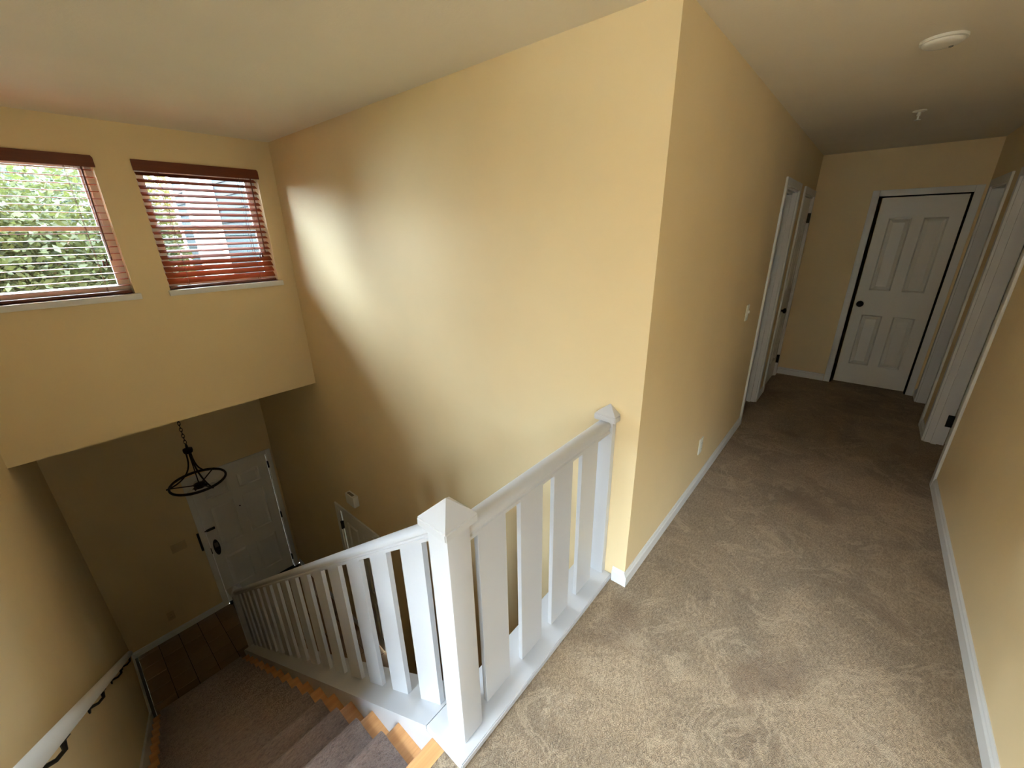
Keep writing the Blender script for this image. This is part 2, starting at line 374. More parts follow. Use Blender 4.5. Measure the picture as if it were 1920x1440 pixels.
def panel_door(parent, ax, face, sd, th, u0, u1, z0, z1, us, zs, mat='door_white'):
    """moulded door leaf: pockets pressed into the face, one raised panel in each. us/zs: panel ranges as fractions."""
    w, h = u1 - u0, z1 - z0
    UU = [u0] + [u0 + w * q for r in us for q in r] + [u1]; ZZ = [z0] + [z0 + h * q for r in zs for q in r] + [z1]
    bm = bmesh.new()
    def P(t, u, z): return (t, u, z) if ax == 'x' else (u, t, z)
    V = [[bm.verts.new(P(face, u, z)) for z in ZZ] for u in UU]
    pf = []
    for i in range(len(UU) - 1):
        for j in range(len(ZZ) - 1):
            f = bm.faces.new((V[i][j], V[i + 1][j], V[i + 1][j + 1], V[i][j + 1]))
            if i % 2 == 1 and j % 2 == 1: pf.append((i, j, f))
    back = face - sd * th
    bb = [bm.verts.new(P(back, u, z)) for u, z in ((UU[0], ZZ[0]), (UU[-1], ZZ[0]), (UU[-1], ZZ[-1]), (UU[0], ZZ[-1]))]
    bm.faces.new(bb)
    rim = [(V[0][j], V[0][j + 1]) for j in range(len(ZZ) - 1)], [(V[-1][j], V[-1][j + 1]) for j in range(len(ZZ) - 1)]
    lo = [V[i][0] for i in range(len(UU))]; hi = [V[i][-1] for i in range(len(UU))]
    le = V[0]; ri = V[-1]
    bm.faces.new(lo + [bb[1], bb[0]]); bm.faces.new(hi + [bb[2], bb[3]]); bm.faces.new(le + [bb[3], bb[0]]); bm.faces.new(ri + [bb[2], bb[1]])
    nrm = Vector((sd, 0, 0)) if ax == 'x' else Vector((0, sd, 0))
    for i, j, f in pf:
        vs0 = list(f.verts); cen = sum((v.co for v in vs0), Vector()) / 4
        inner = []
        for v in vs0:
            d = cen - v.co; e = Vector([math.copysign(min(0.012, abs(k)), k) if abs(k) > 1e-6 else 0 for k in d])
            inner.append(bm.verts.new(v.co + e - nrm * 0.014))
        bm.faces.remove(f); bm.faces.new(inner)
        for k in range(4): bm.faces.new((vs0[k], vs0[(k + 1) % 4], inner[(k + 1) % 4], inner[k]))
    slab = obj('door_slab', bm, mat, parent)
    for i in range(1, len(UU) - 1, 2):
        for j in range(1, len(ZZ) - 1, 2):
            a, b_, c, d = UU[i] + 0.014, UU[i + 1] - 0.014, ZZ[j] + 0.014, ZZ[j + 1] - 0.014
            s = 0.028; q = bmesh.new()
            lo = [q.verts.new(P(face - sd * 0.014, u, z)) for u, z in ((a, c), (b_, c), (b_, d), (a, d))]
            up = [q.verts.new(P(face - sd * 0.0015, u, z)) for u, z in ((a + s, c + s), (b_ - s, c + s), (b_ - s, d - s), (a + s, d - s))]
            q.faces.new(lo); q.faces.new(up)
            for k in range(4): q.faces.new((lo[k], lo[(k + 1) % 4], up[(k + 1) % 4], up[k]))
            obj('panel', q, mat, slab)
    return slab
def knob(parent, ax, face, sd, u, z, mat='bronze'):
    bm = bmesh.new(); o = (face, u, z) if ax == 'x' else (u, face, z)
    lathe(bm, [(0.032, 0), (0.032, sd * 0.006), (0.012, sd * 0.010), (0.011, sd * 0.030), (0.022, sd * 0.036), (0.028, sd * 0.046), (0.026, sd * 0.056), (0.012, sd * 0.063)], o, ax)
    return obj('door_knob', bm, mat, parent, smooth=True)

SIX_U = ((0.13, 0.44), (0.56, 0.87)); SIX_Z = ((0.10, 0.37), (0.46, 0.77), (0.83, 0.94))
FOUR_U = ((0.15, 0.43), (0.57, 0.85)); FOUR_Z = ((0.115, 0.40), (0.535, 0.90))
# front door -------------------------------------------------------
d1 = empty('door_1', (-B, -0.525, -HL)); struct(d1, 'white six-panel front door with black keypad lock')
bm = bmesh.new(); casing_bars(bm, 'x', -B, 1, -0.964, -0.086, -HL, -1.036, 0.058); obj('door_casing', bm, 'door_white', d1, smooth=True)
bm = bmesh.new(); jamb_bars(bm, 'x', -B - 0.119, -B, -0.972, -0.078, -HL, -1.028); obj('door_jamb', bm, 'door_white', d1)
s1 = panel_door(d1, 'x', -B - 0.006, 1, 0.042, -0.953, -0.098, -HL + 0.020, -1.047, SIX_U, SIX_Z)
box('threshold', (-B - 0.10, -B + 0.05, -0.955, -0.095, -HL, -HL + 0.018), 'dark_gap', d1, bev=0.004)
bm = bmesh.new(); lathe(bm, [(0.035, 0), (0.035, 0.014), (0.030, 0.02)], (0, 0, 0), 'x', 32)
for v in bm.verts: v.co.z *= 3.4; v.co += Vector((-B - 0.006, -0.893, -2.065))
kp = obj('keypad_lock', bm, 'black_metal', s1, smooth=True)
box('keypad', (-B + 0.014, -B + 0.017, -0.913, -0.873, -2.055, -1.985), 'grille_grey', kp, bev=0.001)
bm = bmesh.new(); lathe(bm, [(0.022, 0), (0.022, 0.018), (0.016, 0.022)], (-B + 0.012, -0.893, -2.125), 'x'); obj('lock_cylinder', bm, 'bronze', kp, smooth=True)
bm = bmesh.new(); bx(bm, -B - 0.006, -B + 0.016, -0.945, -0.850, -1.788, -1.760, bev=0.004); bx(bm, -B, -B + 0.010, -0.975, -0.94, -1.780, -1.768)
obj('swing_guard', bm, 'black_metal', s1)
box('guard_plate', (-B, -B + 0.02, -1.048, -1.024, -2.016, -1.752), 'black_metal', d1, bev=0.004)
box('strike_plate', (-B - 0.004, -B + 0.018, -0.962, -0.954, -2.12, -2.04), 'black_metal', d1)
bm = bmesh.new(); lathe(bm, [(0.009, 0), (0.009, 0.006)], (-B - 0.006, -0.527, -1.629), 'x', 12); obj('peephole', bm, 'black_metal', s1)
for z in (-1.20, -2.03, -2.80): hinge_at(d1, (-B - 0.004, -B + 0.019, -0.098, -0.080, z - 0.05, z + 0.05))
# end door of the hall ---------------------------------------------
d2 = empty('door_2', (0.882, L, 0)); struct(d2, 'white four-panel door closing the end of the hallway')
bm = bmesh.new(); casing_bars(bm, 'y', L, -1, 0.549, 1.215, 0, 2.006, 0.058); obj('door_casing', bm, 'trim_white', d2, smooth=True)
bm = bmesh.new(); jamb_bars(bm, 'y', L, L + 0.119, 0.545, 1.219, 0, 2.012, 0.014); obj('door_jamb', bm, 'dark_gap', d2)  # jamb coloured near-black to draw the shaded gap round the slab
s2 = panel_door(d2, 'y', L + 0.022, -1, 0.036, 0.580, 1.200, 0.022, 1.994, FOUR_U, FOUR_Z)
knob(s2, 'y', L + 0.022, -1, 0.632, 0.925)
# lower closet door under the stairwell wall ------------------------
d3 = empty('door_3', (-2.935, 0, -HL)); struct(d3, 'white panelled closet door on the lower level')
bm = bmesh.new(); casing_bars(bm, 'y', 0.0, -1, -3.318, -2.552, -HL, -1.11, 0.058); obj('door_casing', bm, 'door_white', d3, smooth=True)
bm = bmesh.new(); jamb_bars(bm, 'y', 0.001, 0.119, -3.312, -2.558, -HL, -1.105, 0.014); obj('door_jamb', bm, 'door_white', d3)
s3 = panel_door(d3, 'y', 0.012, -1, 0.036, -3.292, -2.578, -HL + 0.012, -1.124, SIX_U, ((0.10, 0.40), (0.49, 0.93)))
for z in (-1.33, -2.72): hinge_at(d3, (-3.308, -3.286, -0.019, 0.012, z - 0.05, z + 0.05))
knob(s3, 'y', 0.012, -1, -2.64, -2.06)
bm = bmesh.new(); bx(bm, -2.570, -2.535, -0.030, -0.0165, -1.100, -1.075, bev=0.003); bx(bm, -2.595, -2.565, -0.034, -0.026, -1.112, -1.100); obj('hook_latch', bm, 'plate_white', d3)
# hall left: open doorway and closet door ---------------------------
d4 = empty('door_4', (0, 2.76, 0)); struct(d4, 'white cased doorway opening off the left hallway wall')
bm = bmesh.new(); casing_bars(bm, 'x', 0.0, 1, 2.436, 3.084, 0, 2.03); obj('door_casing', bm, 'trim_white', d4, smooth=True)
bm = bmesh.new(); jamb_bars(bm, 'x', -0.119, 0.0, 2.43, 3.09, 0, 2.03); bx(bm, -0.072, -0.038, 3.058, 3.075, 0, 2.01); bx(bm, -0.072, -0.038, 2.446, 2.458, 0, 2.01); bx(bm, -0.072, -0.038, 2.458, 3.058, 2.0, 2.014)
obj('door_jamb', bm, 'trim_white', d4)
s4 = panel_door(d4, 'y', 3.066, -1, 0.036, -0.76, -0.126, 0.012, 2.0, FOUR_U, FOUR_Z)
knob(s4, 'y', 3.066, -1, -0.70, 0.95)
for z in (0.22, 1.80): hinge_at(d4, (-0.122, -0.084, 3.060, 3.074, z - 0.05, z + 0.05))
d5 = empty('door_5', (0, 3.82, 0)); struct(d5, 'white closet door with bronze knob near the end of the hallway')
bm = bmesh.new(); casing_bars(bm, 'x', 0.0, 1, 3.476, 4.164, 0, 2.03); obj('door_casing', bm, 'trim_white', d5, smooth=True)
bm = bmesh.new(); jamb_bars(bm, 'x', -0.119, 0.0, 3.47, 4.17, 0, 2.03); obj('door_jamb', bm, 'trim_white', d5)
s5 = panel_door(d5, 'x', -0.010, 1, 0.036, 3.489, 4.150, 0.014, 2.008, FOUR_U, FOUR_Z)
knob(s5, 'x', -0.010, 1, 3.555, 0.90)
for z in (0.22, 1.82): hinge_at(d5, (-0.010, 0.018, 4.148, 4.166, z - 0.05, z + 0.05))
# hall right: two open doorways ------------------------------------
d6 = empty('door_6', (W, 2.6, 0)); struct(d6, 'white cased doorway with black hinge off the right hallway wall')
bm = bmesh.new(); casing_bars(bm, 'x', W, -1, 2.186, 3.014, 0, 2.03); obj('door_casing', bm, 'trim_white', d6, smooth=True)
bm = bmesh.new(); jamb_bars(bm, 'x', W, W + 0.119, 2.18, 3.02, 0, 2.03); bx(bm, W + 0.040, W + 0.074, 2.990, 3.006, 0, 2.01); bx(bm, W + 0.040, W + 0.074, 2.196, 2.208, 0, 2.01); bx(bm, W + 0.040, W + 0.074, 2.208, 2.990, 2.0, 2.014)
obj('door_jamb', bm, 'trim_white', d6)
s6 = panel_door(d6, 'y', 2.996, -1, 0.036, W + 0.126, W + 0.92, 0.012, 2.0, FOUR_U, FOUR_Z)
for z in (0.22, 1.80): hinge_at(d6, (W + 0.084, W + 0.122, 2.990, 3.004, z - 0.05, z + 0.05))
knob(s6, 'y', 2.996, -1, W + 0.86, 0.95)
d7 = empty('door_7', (W, 3.75, 0)); struct(d7, 'white cased doorway beside the end wall of the hallway')
bm = bmesh.new(); casing_bars(bm, 'x', W, -1, 3.406, 4.094, 0, 2.03); obj('door_casing', bm, 'trim_white', d7, smooth=True)
bm = bmesh.new(); jamb_bars(bm, 'x', W, W + 0.119, 3.40, 4.10, 0, 2.03); obj('door_jamb', bm, 'trim_white', d7)
s7 = panel_door(d7, 'y', 4.076, -1, 0.036, W + 0.126, W + 0.76, 0.012, 2.0, FOUR_U, FOUR_Z)

# ------------------------------------------------------------------ windows and blinds
def window(name, ax_plane, u0, u1, z0, z1, label, mid):
    e = empty(name, (-A, (u0 + u1) / 2, z0)); struct(e, label)
    xo, xi = -A - 0.135, -A - 0.085; f = 0.034
    boxes('window_frame', [(xo, xi, u0, u0 + f, z0, z1), (xo, xi, u1 - f, u1, z0, z1), (xo, xi, u0 + f, u1 - f, z0, z0 + f), (xo, xi, u0 + f, u1 - f, z1 - f, z1)], 'vinyl_white', e)
    s = 0.028
    for nm, za, zb, xa, xb in (('upper_sash', mid - 0.012, z1 - f, xo + 0.006, xo + 0.026), ('lower_sash', z0 + f, mid + 0.016, xo + 0.026, xo + 0.047)):
        a, b = u0 + f, u1 - f
        sh = boxes(nm, [(xa, xb, a, a + s, za, zb), (xa, xb, b - s, b, za, zb), (xa, xb, a + s, b - s, za, za + s), (xa, xb, a + s, b - s, zb - s, zb)], 'vinyl_white', e)
        xm = (xa + xb) / 2; box('pane', (xm - 0.002, xm + 0.002, a + s, b - s, za + s, zb - s), 'glass', sh)
    sl = box('window_sill', (-A - 0.135, -A + 0.032, u0 - 0.013, u1 + 0.027, z0 - 0.040, z0 - 0.0), 'trim_white', e, bev=0.004)
    return e
window('window_1', 'x', *WIN[0], *WZ, 'small sash window with green foliage outside beside the stair wall', 1.80)
window('window_2', 'x', *WIN[1], *WZ, 'small sash window beside the tall stairwell wall', 1.80)
for i, (a, b) in enumerate(ADDED_WIN):  # unseen loft windows, added as the main daylight source
    e = empty('window_%d' % (i + 3), ((a + b) / 2, LOFT_Y, LOFT_Z[0])); struct(e, ('large unseen window added behind the landing for daylight', 'large unseen window added in the corner behind the landing for daylight')[i])
    y0, y1, z0, z1, f = LOFT_Y - 0.10, LOFT_Y - 0.04, *LOFT_Z, 0.05; mx_ = (a + b) / 2
    boxes('window_frame', [(a, a + f, y0, y1, z0, z1), (b - f, b, y0, y1, z0, z1), (a + f, b - f, y0, y1, z0, z0 + f), (a + f, b - f, y0, y1, z1 - f, z1), (mx_ - 0.02, mx_ + 0.02, y0, y1, z0 + f, z1 - f)], 'vinyl_white', e)
    for p, q in ((a + f, mx_ - 0.02), (mx_ + 0.02, b - f)): box('pane', (p, q, LOFT_Y - 0.072, LOFT_Y - 0.068, z0 + f, z1 - f), 'glass', e)
    box('window_sill', (a - 0.02, b + 0.02, LOFT_Y - 0.04, LOFT_Y + 0.03, z0 - 0.03, z0), 'trim_white', e, bev=0.004)

for i, (xa, xb) in enumerate(((-A - 0.10, -A - 0.04),)):
    a, b, z0, z1 = ROOM_WIN; f = 0.05; m_ = (a + b) / 2
    e = empty('window_%d' % (i + 5), (xa, m_, z0)); struct(e, 'unseen window added for daylight in the room off the %s side of the hallway' % ('left', 'right')[i])
    boxes('window_frame', [(xa, xb, a, a + f, z0, z1), (xa, xb, b - f, b, z0, z1), (xa, xb, a + f, b - f, z0, z0 + f), (xa, xb, a + f, b - f, z1 - f, z1), (xa, xb, m_ - 0.02, m_ + 0.02, z0 + f, z1 - f)], 'vinyl_white', e)
    for p, q in ((a + f, m_ - 0.02), (m_ + 0.02, b - f)): box('pane', ((xa + xb) / 2 - 0.002, (xa + xb) / 2 + 0.002, p, q, z0 + f, z1 - f), 'glass', e)
def slat_mesh(w):
    bm = bmesh.new(); K = 6; prof = []
    for k in range(K + 1):
        t = k / K * 2 - 1; prof.append((t * 0.025, 0.0022 * (1 - t * t) + 0.0013))
    for k in range(K, -1, -1):
        t = k / K * 2 - 1; prof.append((t * 0.025, 0.0022 * (1 - t * t) - 0.0013))
    prism(bm, [(p[0], p[1]) for p in prof], 'y', -w / 2, w / 2)
    return mesh('slat', bm)
def blind(u0, u1, tilts, label):
    e = empty('window_blind', (-A - 0.03, (u0 + u1) / 2, WZ[0])); tag(e, label, 'blind', 'wooden window blinds')
    bm = bmesh.new(); z0, z1 = 2.163, 2.230
    prism(bm, [(u0 - 0.004, z0), (u1 + 0.010, z0), (u1 + 0.010, z1 - 0.012), (u1 + 0.002, z1), (u0 - 0.004, z1)], 'x', -A - 0.002, -A + 0.014)
    obj('valance', bm, 'blind_wood', e)
    box('headrail', (-A - 0.062, -A - 0.006, u0 + 0.006, u1 - 0.006, 2.180, 2.222), 'blind_wood', e)
    w = u1 - u0 - 0.016; sm = slat_mesh(w); n = len(tilts); xc = -A - 0.040
    zt, zb = 2.150, 1.432; st = (zt - zb) / (n - 1)
    for k, t in enumerate(tilts):
        s = link('slat', sm, 'blind_wood_lit', e, (xc, (u0 + u1) / 2, zt - st * k)); s.rotation_euler = (0, math.radians(t), 0)
    box('bottom_rail', (xc - 0.026, xc + 0.026, u0 + 0.008, u1 - 0.008, 1.378, 1.398), 'blind_wood', e, bev=0.004)
    for y in (u0 + 0.13, u1 - 0.13):
        for dx in (-0.024, 0.024):
            box('ladder_cord', (xc + dx - 0.0012, xc + dx + 0.0012, y - 0.0012, y + 0.0012, 1.398, 2.181), 'blind_wood', e)
    bm = bmesh.new(); y = u1 - 0.058; tube(bm, [(-A + 0.018, y, 2.165), (-A + 0.020, y - 0.004, 1.90), (-A + 0.019, y - 0.006, 1.630)], 0.0048, 8)
    tube(bm, [(-A + 0.019, y - 0.006, 1.628), (-A + 0.019, y - 0.006, 1.60)], 0.0048, 8)
    obj('tilt_wand', bm, 'blind_wood', e, smooth=True)
    for dy in (-0.036, -0.054):
        bm = bmesh.new(); yy = u1 - 0.055 + dy
        lathe(bm, [(0.003, 0.036), (0.006, 0.030), (0.004, 0.018), (0.009, 0.006), (0.009, 0.0)], (-A + 0.020, yy, 1.572 - 0.006 * (dy < -0.04)), 'z', 10)
        ts = obj('cord_tassel', bm, 'blind_wood', e, smooth=True)
        box('pull_cord', (-A + 0.0195, -A + 0.0205, yy - 0.0005, yy + 0.0005, 1.606, 2.165), 'blind_wood', ts)
    return e
blind(*WIN[0], [2.0] * 18, 'brown wooden blind with level slats against green foliage')
blind(*WIN[1], [28, 28, 28, 28, 27, 27, 27, 26, 24, 21, 19, 19, 20, 26, 38, 41, 44, 46], 'brown wooden blind with tilted slats beside the tall wall')

# ------------------------------------------------------------------ staircase
st = empty('staircase', (X0, (YS - D) / 2, -HL)); tag(st, 'descending staircase with oak treads and white skirt boards', 'staircase')
def tread_mesh(d):
    bm = bmesh.new(); r = 0.014; t = 0.028
    prof = [(d, 0), (r, 0)] + [(r - r * math.sin(a), -r + r * math.cos(a)) for a in [math.pi * k / 8 for k in range(1, 8)]] + [(r, -t), (d, -t)]
    prism(bm, prof, 'y', -D + 0.019, YS); return mesh('tread', bm)
tmsh = tread_mesh(RUN + 0.026)
for k in range(1, 16): link('tread', tmsh, 'oak', st, (X0 - k * RUN, 0, -k * RISE))
link('landing_nosing', tread_mesh(0.0712), 'oak', st, (X0, 0, 0.002))
rmsh = mesh('riser', bx(bmesh.new(), 0.027, 0.043, -D + 0.019, YS, -RISE, -0.0285))
for k in range(16): link('riser', rmsh, 'oak', st, (X0 - k * RUN, 0, -k * RISE))
bm = bmesh.new(); xe = -4.16
prism(bm, [(xe, -HL), (xe, nose(xe) + 0.030), (-0.262, nose(-0.262) + 0.030), (-0.262, -0.0005), (-0.1635, -0.0005), (-0.1635, -0.30), (-0.7, -0.62), (xe + 0.35, -HL)], 'y', YS + 0.0005, YS + 0.0195)
obj('skirt_board', bm, 'rail_white', st)
bm = bmesh.new()
prism(bm, [(-4.13, -HL + 0.083), (-0.30, nose(-0.30) + 0.10), (-0.30, nose(-0.30) - 0.25), (-3.9, -HL), (-4.13, -HL)], 'y', -D + 0.0005, -D + 0.018)
obj('skirt_board', bm, 'trim_white', st)
# carpet runner: follows treads and risers, wraps each nosing
path = [(X0 + 0.010, -0.030)]
for k in range(1, 16):
    x, z = X0 - k * RUN, -k * RISE
    path += [(X0 - (k - 1) * RUN + 0.016, z + 0.024), (X0 - (k - 1) * RUN + 0.006, z + 0.013)]
    r = 0.036; cx_, cz_ = x + 0.018, z - 0.018
    path += [(cx_ - r * math.sin(a), cz_ + r * math.cos(a)) for a in [math.pi * q / 12 for q in range(-2, 13)]]
    path += [(x + 0.016, z - 0.058)]
path += [(X0 - 15 * RUN + 0.014, -HL + 0.002)]
bm = bmesh.new(); ya, yb, NY = -1.893, -1.150, 2
rows = [[bm.verts.new((p[0], ya + (yb - ya) * j / NY, p[1])) for j in range(NY + 1)] for p in path]
for r0, r1 in zip(rows, rows[1:]):
    for j in range(NY): bm.faces.new((r0[j], r0[j + 1], r1[j + 1], r1[j]))
rn = obj('stair_runner', bm, 'runner_carpet', smooth=True)
sd = rn.modifiers.new('thickness', 'SOLIDIFY'); sd.thickness = 0.009; sd.offset = 1.0
tag(rn, 'mauve-brown carpet runner down the middle of the stairs', 'carpet')

# ------------------------------------------------------------------ white balustrade
NX, NY_, NH = -0.152, -0.985, 0.045
bal = empty('balustrade', (NX, NY_, 0)); tag(bal, 'white wooden balustrade with flat boards around the stairwell', 'railing')
def post(x, y, hx, y0, y1, z0, z1):
    p = box('newel_post', (x - hx, x + hx, y0, y1, z0, z1), 'rail_white', bal, bev=0.006)
    cy = (y0 + y1) / 2; hy = (y1 - y0) / 2; e = 0.018; bm = bmesh.new()
    ytop = y1 + e if y1 < -0.01 else y1
    q0, q1 = y0 - e, ytop
    b_ = [(x - hx - e, q0), (x + hx + e, q0), (x + hx + e, q1), (x - hx - e, q1)]
    lo = [bm.verts.new((u, v, z1)) for u, v in b_]; up = [bm.verts.new((u, v, z1 + 0.028)) for u, v in b_]
    ay = (q0 + q1) / 2 if y1 < -0.01 else q1
    ap = bm.verts.new((x, ay, z1 + 0.088 if y1 < -0.01 else z1 + 0.072))
    bm.faces.new(lo)
    for k in range(4):
        bm.faces.new((lo[k], lo[(k + 1) % 4], up[(k + 1) % 4], up[k])); bm.faces.new((up[k], up[(k + 1) % 4], ap))
    bmesh.ops.bevel(bm, geom=[e_ for e_ in bm.edges if all(abs(v.co.z - z1 - 0.028) < 1e-5 or abs(v.co.z - z1) < 1e-5 for v in e_.verts) and e_.verts[0].co.z != ap.co.z], offset=0.004, segments=2, affect='EDGES')
    obj('post_cap', bm, 'rail_white', p)
post(NX, NY_, NH, NY_ - NH, NY_ + NH, 0.030, 0.940)
post(-0.146, -0.018, 0.036, -0.036, -0.0005, 0.030, 0.915)
post(-4.13, NY_, NH, NY_ - NH, NY_ + NH, -HL, -2.070)
# base caps
bm = bmesh.new(); prism(bm, [(-0.262, YS), (-0.070, YS), (-0.070, -0.0005), (-0.262, -0.0005)], 'z', 0.0005, 0.030)
bmesh.ops.bevel(bm, geom=[e for e in bm.edges], offset=0.004, segments=2, affect='EDGES')
obj('base_cap', bm, 'rail_white', bal)
bm = bmesh.new()
prism(bm, [(-0.263, nose(-0.263) + 0.031), (-0.263, 0.029), (-4.085, nose(-4.085) + 0.051), (-4.085, nose(-4.085) + 0.031)], 'y', YS, -0.895)
obj('base_cap', bm, 'rail_white', bal)
# handrails
RP = [(-0.030, 0.000), (-0.030, 0.012), (-0.026, 0.016), (-0.026, 0.022), (-0.032, 0.028), (-0.033, 0.038), (-0.029, 0.048), (-0.018, 0.055), (0, 0.058)]
RP = RP + [(-x, z) for x, z in reversed(RP[:-1])]
bm = bmesh.new(); za = 0.856
prism(bm, [(NX + x, za + z) for x, z in RP], 'y', NY_ + NH, -0.0365); obj('handrail', bm, 'rail_white', bal, smooth=True)
bm = bmesh.new(); xa, xb = NX - NH, -4.13 + NH
va = [bm.verts.new((xa, NY_ + x, nose(xa) + 0.846 + z * 1.12)) for x, z in RP]; vb = [bm.verts.new((xb, NY_ + x, nose(xb) + 0.846 + z * 1.12)) for x, z in RP]
bm.faces.new(va); bm.faces.new(list(reversed(vb)))
for i in range(len(RP)):
    j = (i + 1) % len(RP); bm.faces.new((va[i], vb[i], vb[j], va[j]))
obj('handrail', bm, 'rail_white', bal, smooth=True)
# flat board balusters
lm = mesh('baluster', bx(bmesh.new(), -0.010, 0.010, 0.0, 0.136, 0.030, 0.8565, bev=0.0015, seg=1))
for y in (-0.879, -0.664, -0.452, -0.240): link('baluster', lm, 'rail_white', bal, (NX, y, 0))
bm = bmesh.new(); wB = 0.136
prism(bm, [(0, 0.0505), (-wB, 0.0505 - wB * SL), (-wB, 0.8465 - wB * SL), (0, 0.8465)], 'y', NY_ - 0.010, NY_ + 0.010)
bs = mesh('baluster', bm)
for i in range(16):
    x = -0.2845 - i * 0.2390
    link('baluster', bs, 'rail_white', bal, (x, 0, nose(x)))

# ------------------------------------------------------------------ handrail on the stair wall
wh = empty('wall_handrail', (-2.1, -D, nose(-2.1))); tag(wh, 'white handrail on black brackets along the stair wall', 'handrail')
yc = -D + 0.068; bm = bmesh.new(); K = 14
ell = [(0.024 * math.cos(2 * math.pi * k / K), 0.027 * math.sin(2 * math.pi * k / K)) for k in range(K)]
xa, xb = -0.42, -3.98
va = [bm.verts.new((xa, yc + p, nose(xa) + 0.868 + q / math.cos(math.atan(SL)))) for p, q in ell]
vb = [bm.verts.new((xb, yc + p, nose(xb) + 0.868 + q / math.cos(math.atan(SL)))) for p, q in ell]
bm.faces.new(va); bm.faces.new(list(reversed(vb)))
for i in range(K): bm.faces.new((va[i], vb[i], vb[(i + 1) % K], va[(i + 1) % K]))
obj('rail', bm, 'trim_white', wh, smooth=True)
for x in (-0.98, -1.92, -2.93, -3.80):
    z = nose(x) + 0.868; bm = bmesh.new()
    lathe(bm, [(0.026, 0), (0.026, 0.006), (0.012, 0.010)], (x, -D, z - 0.085), 'y', 16)
    tube(bm, [(x, -D + 0.006, z - 0.085), (x, -D + 0.040, z - 0.088), (x, yc - 0.004, z - 0.070), (x, yc, z - 0.032)], [0.008, 0.007, 0.007, 0.009], 8)
    prism(bm, [(x - 0.055, nose(x - 0.055) + 0.832), (x + 0.055, nose(x + 0.055) + 0.832), (x + 0.055, nose(x + 0.055) + 0.838), (x - 0.055, nose(x - 0.055) + 0.838)], 'y', yc - 0.010, yc + 0.010)
    obj('bracket', bm, 'black_metal', wh, smooth=True)

# ------------------------------------------------------------------ pendant light in the foyer
px, py, pz = -4.20, -0.978, -0.625
pl = empty('pendant_light', (px, py, ZB)); tag(pl, 'dark bronze pendant light with open ring hanging in the foyer', 'light fixture')
bm = bmesh.new(); lathe(bm, [(0.065, 0), (0.062, -0.012), (0.030, -0.026), (0.010, -0.034)], (px, py, ZB), 'z'); obj('ceiling_canopy', bm, 'bronze', pl, smooth=True)
bm = bmesh.new(); zc = ZB - 0.04; i = 0
while zc > -0.19:
    rot = Matrix.Rotation(math.pi / 2, 3, 'X') if i % 2 == 0 else Matrix.Rotation(math.pi / 2, 3, 'Y')
    s0 = len(bm.verts); torus(bm, (0, 0, 0), 0.011, 0.0028, 14, 6, rot); bm.verts.ensure_lookup_table()
    for v in bm.verts[s0:]: v.co.z *= 1.9; v.co += Vector((px, py, zc))
    zc -= 0.034; i += 1
obj('chain', bm, 'bronze', pl, smooth=True)
bm = bmesh.new(); lathe(bm, [(0.006, 0.075), (0.010, 0.06), (0.012, 0.03), (0.040, 0.022), (0.042, 0.0), (0.036, -0.020), (0.020, -0.028)], (px, py, -0.265), 'z'); obj('hub', bm, 'bronze', pl, smooth=True)
bm = bmesh.new(); torus(bm, (px, py, pz), 0.238, 0.011, 64, 10)
for v in bm.verts: v.co.z = pz + (v.co.z - pz) * 1.25
ring = obj('ring', bm, 'bronze', pl, smooth=True)
for k in range(3):
    a = math.radians(14 + 120 * k); c_, s_ = math.cos(a), math.sin(a)
    bm = bmesh.new(); pts = []
    for q in range(13):
        t = q / 12; r = 0.022 + 0.24 * (t ** 2.6); z = -0.285 + (pz - 0.004 + 0.285) * (1 - (1 - t) ** 1.35)
        pts.append((px + c_ * r, py + s_ * r, z))
    tube(bm, pts, 0.0075, 8); obj('arm', bm, 'bronze', pl, smooth=True)
    bm = bmesh.new(); tube(bm, [(px, py, pz - 0.045), (px + c_ * 0.238, py + s_ * 0.238, pz)], 0.006, 8); obj('spoke', bm, 'bronze', pl, smooth=True)
bm = bmesh.new(); tube(bm, [(px, py, -0.285), (px, py, pz - 0.03)], 0.005, 8); obj('stem', bm, 'bronze', pl, smooth=True)
bm = bmesh.new(); lathe(bm, [(0.02, 0.03), (0.050, 0.015), (0.050, -0.02), (0.018, -0.035)], (px, py, pz - 0.045), 'z'); cl = obj('socket_cluster', bm, 'bronze', pl, smooth=True)
for k in range(3):
    a = math.radians(60 + 120 * k); c_, s_ = math.cos(a), math.sin(a)
    bm = bmesh.new(); tube(bm, [(px + c_ * 0.03, py + s_ * 0.03, pz - 0.05), (px + c_ * 0.07, py + s_ * 0.07, pz - 0.062)], 0.017, 10); sk = obj('socket', bm, 'bronze', pl, smooth=True)
    bm = bmesh.new(); d = Vector((c_, s_, -0.25)).normalized(); o = Vector((px + c_ * 0.068, py + s_ * 0.068, pz - 0.061))
    tube(bm, [o, o + d * 0.015, o + d * 0.03, o + d * 0.045, o + d * 0.058, o + d * 0.066], [0.013, 0.016, 0.026, 0.029, 0.022, 0.006], 14); obj('bulb', bm, 'bulb_glass', sk, smooth=True)

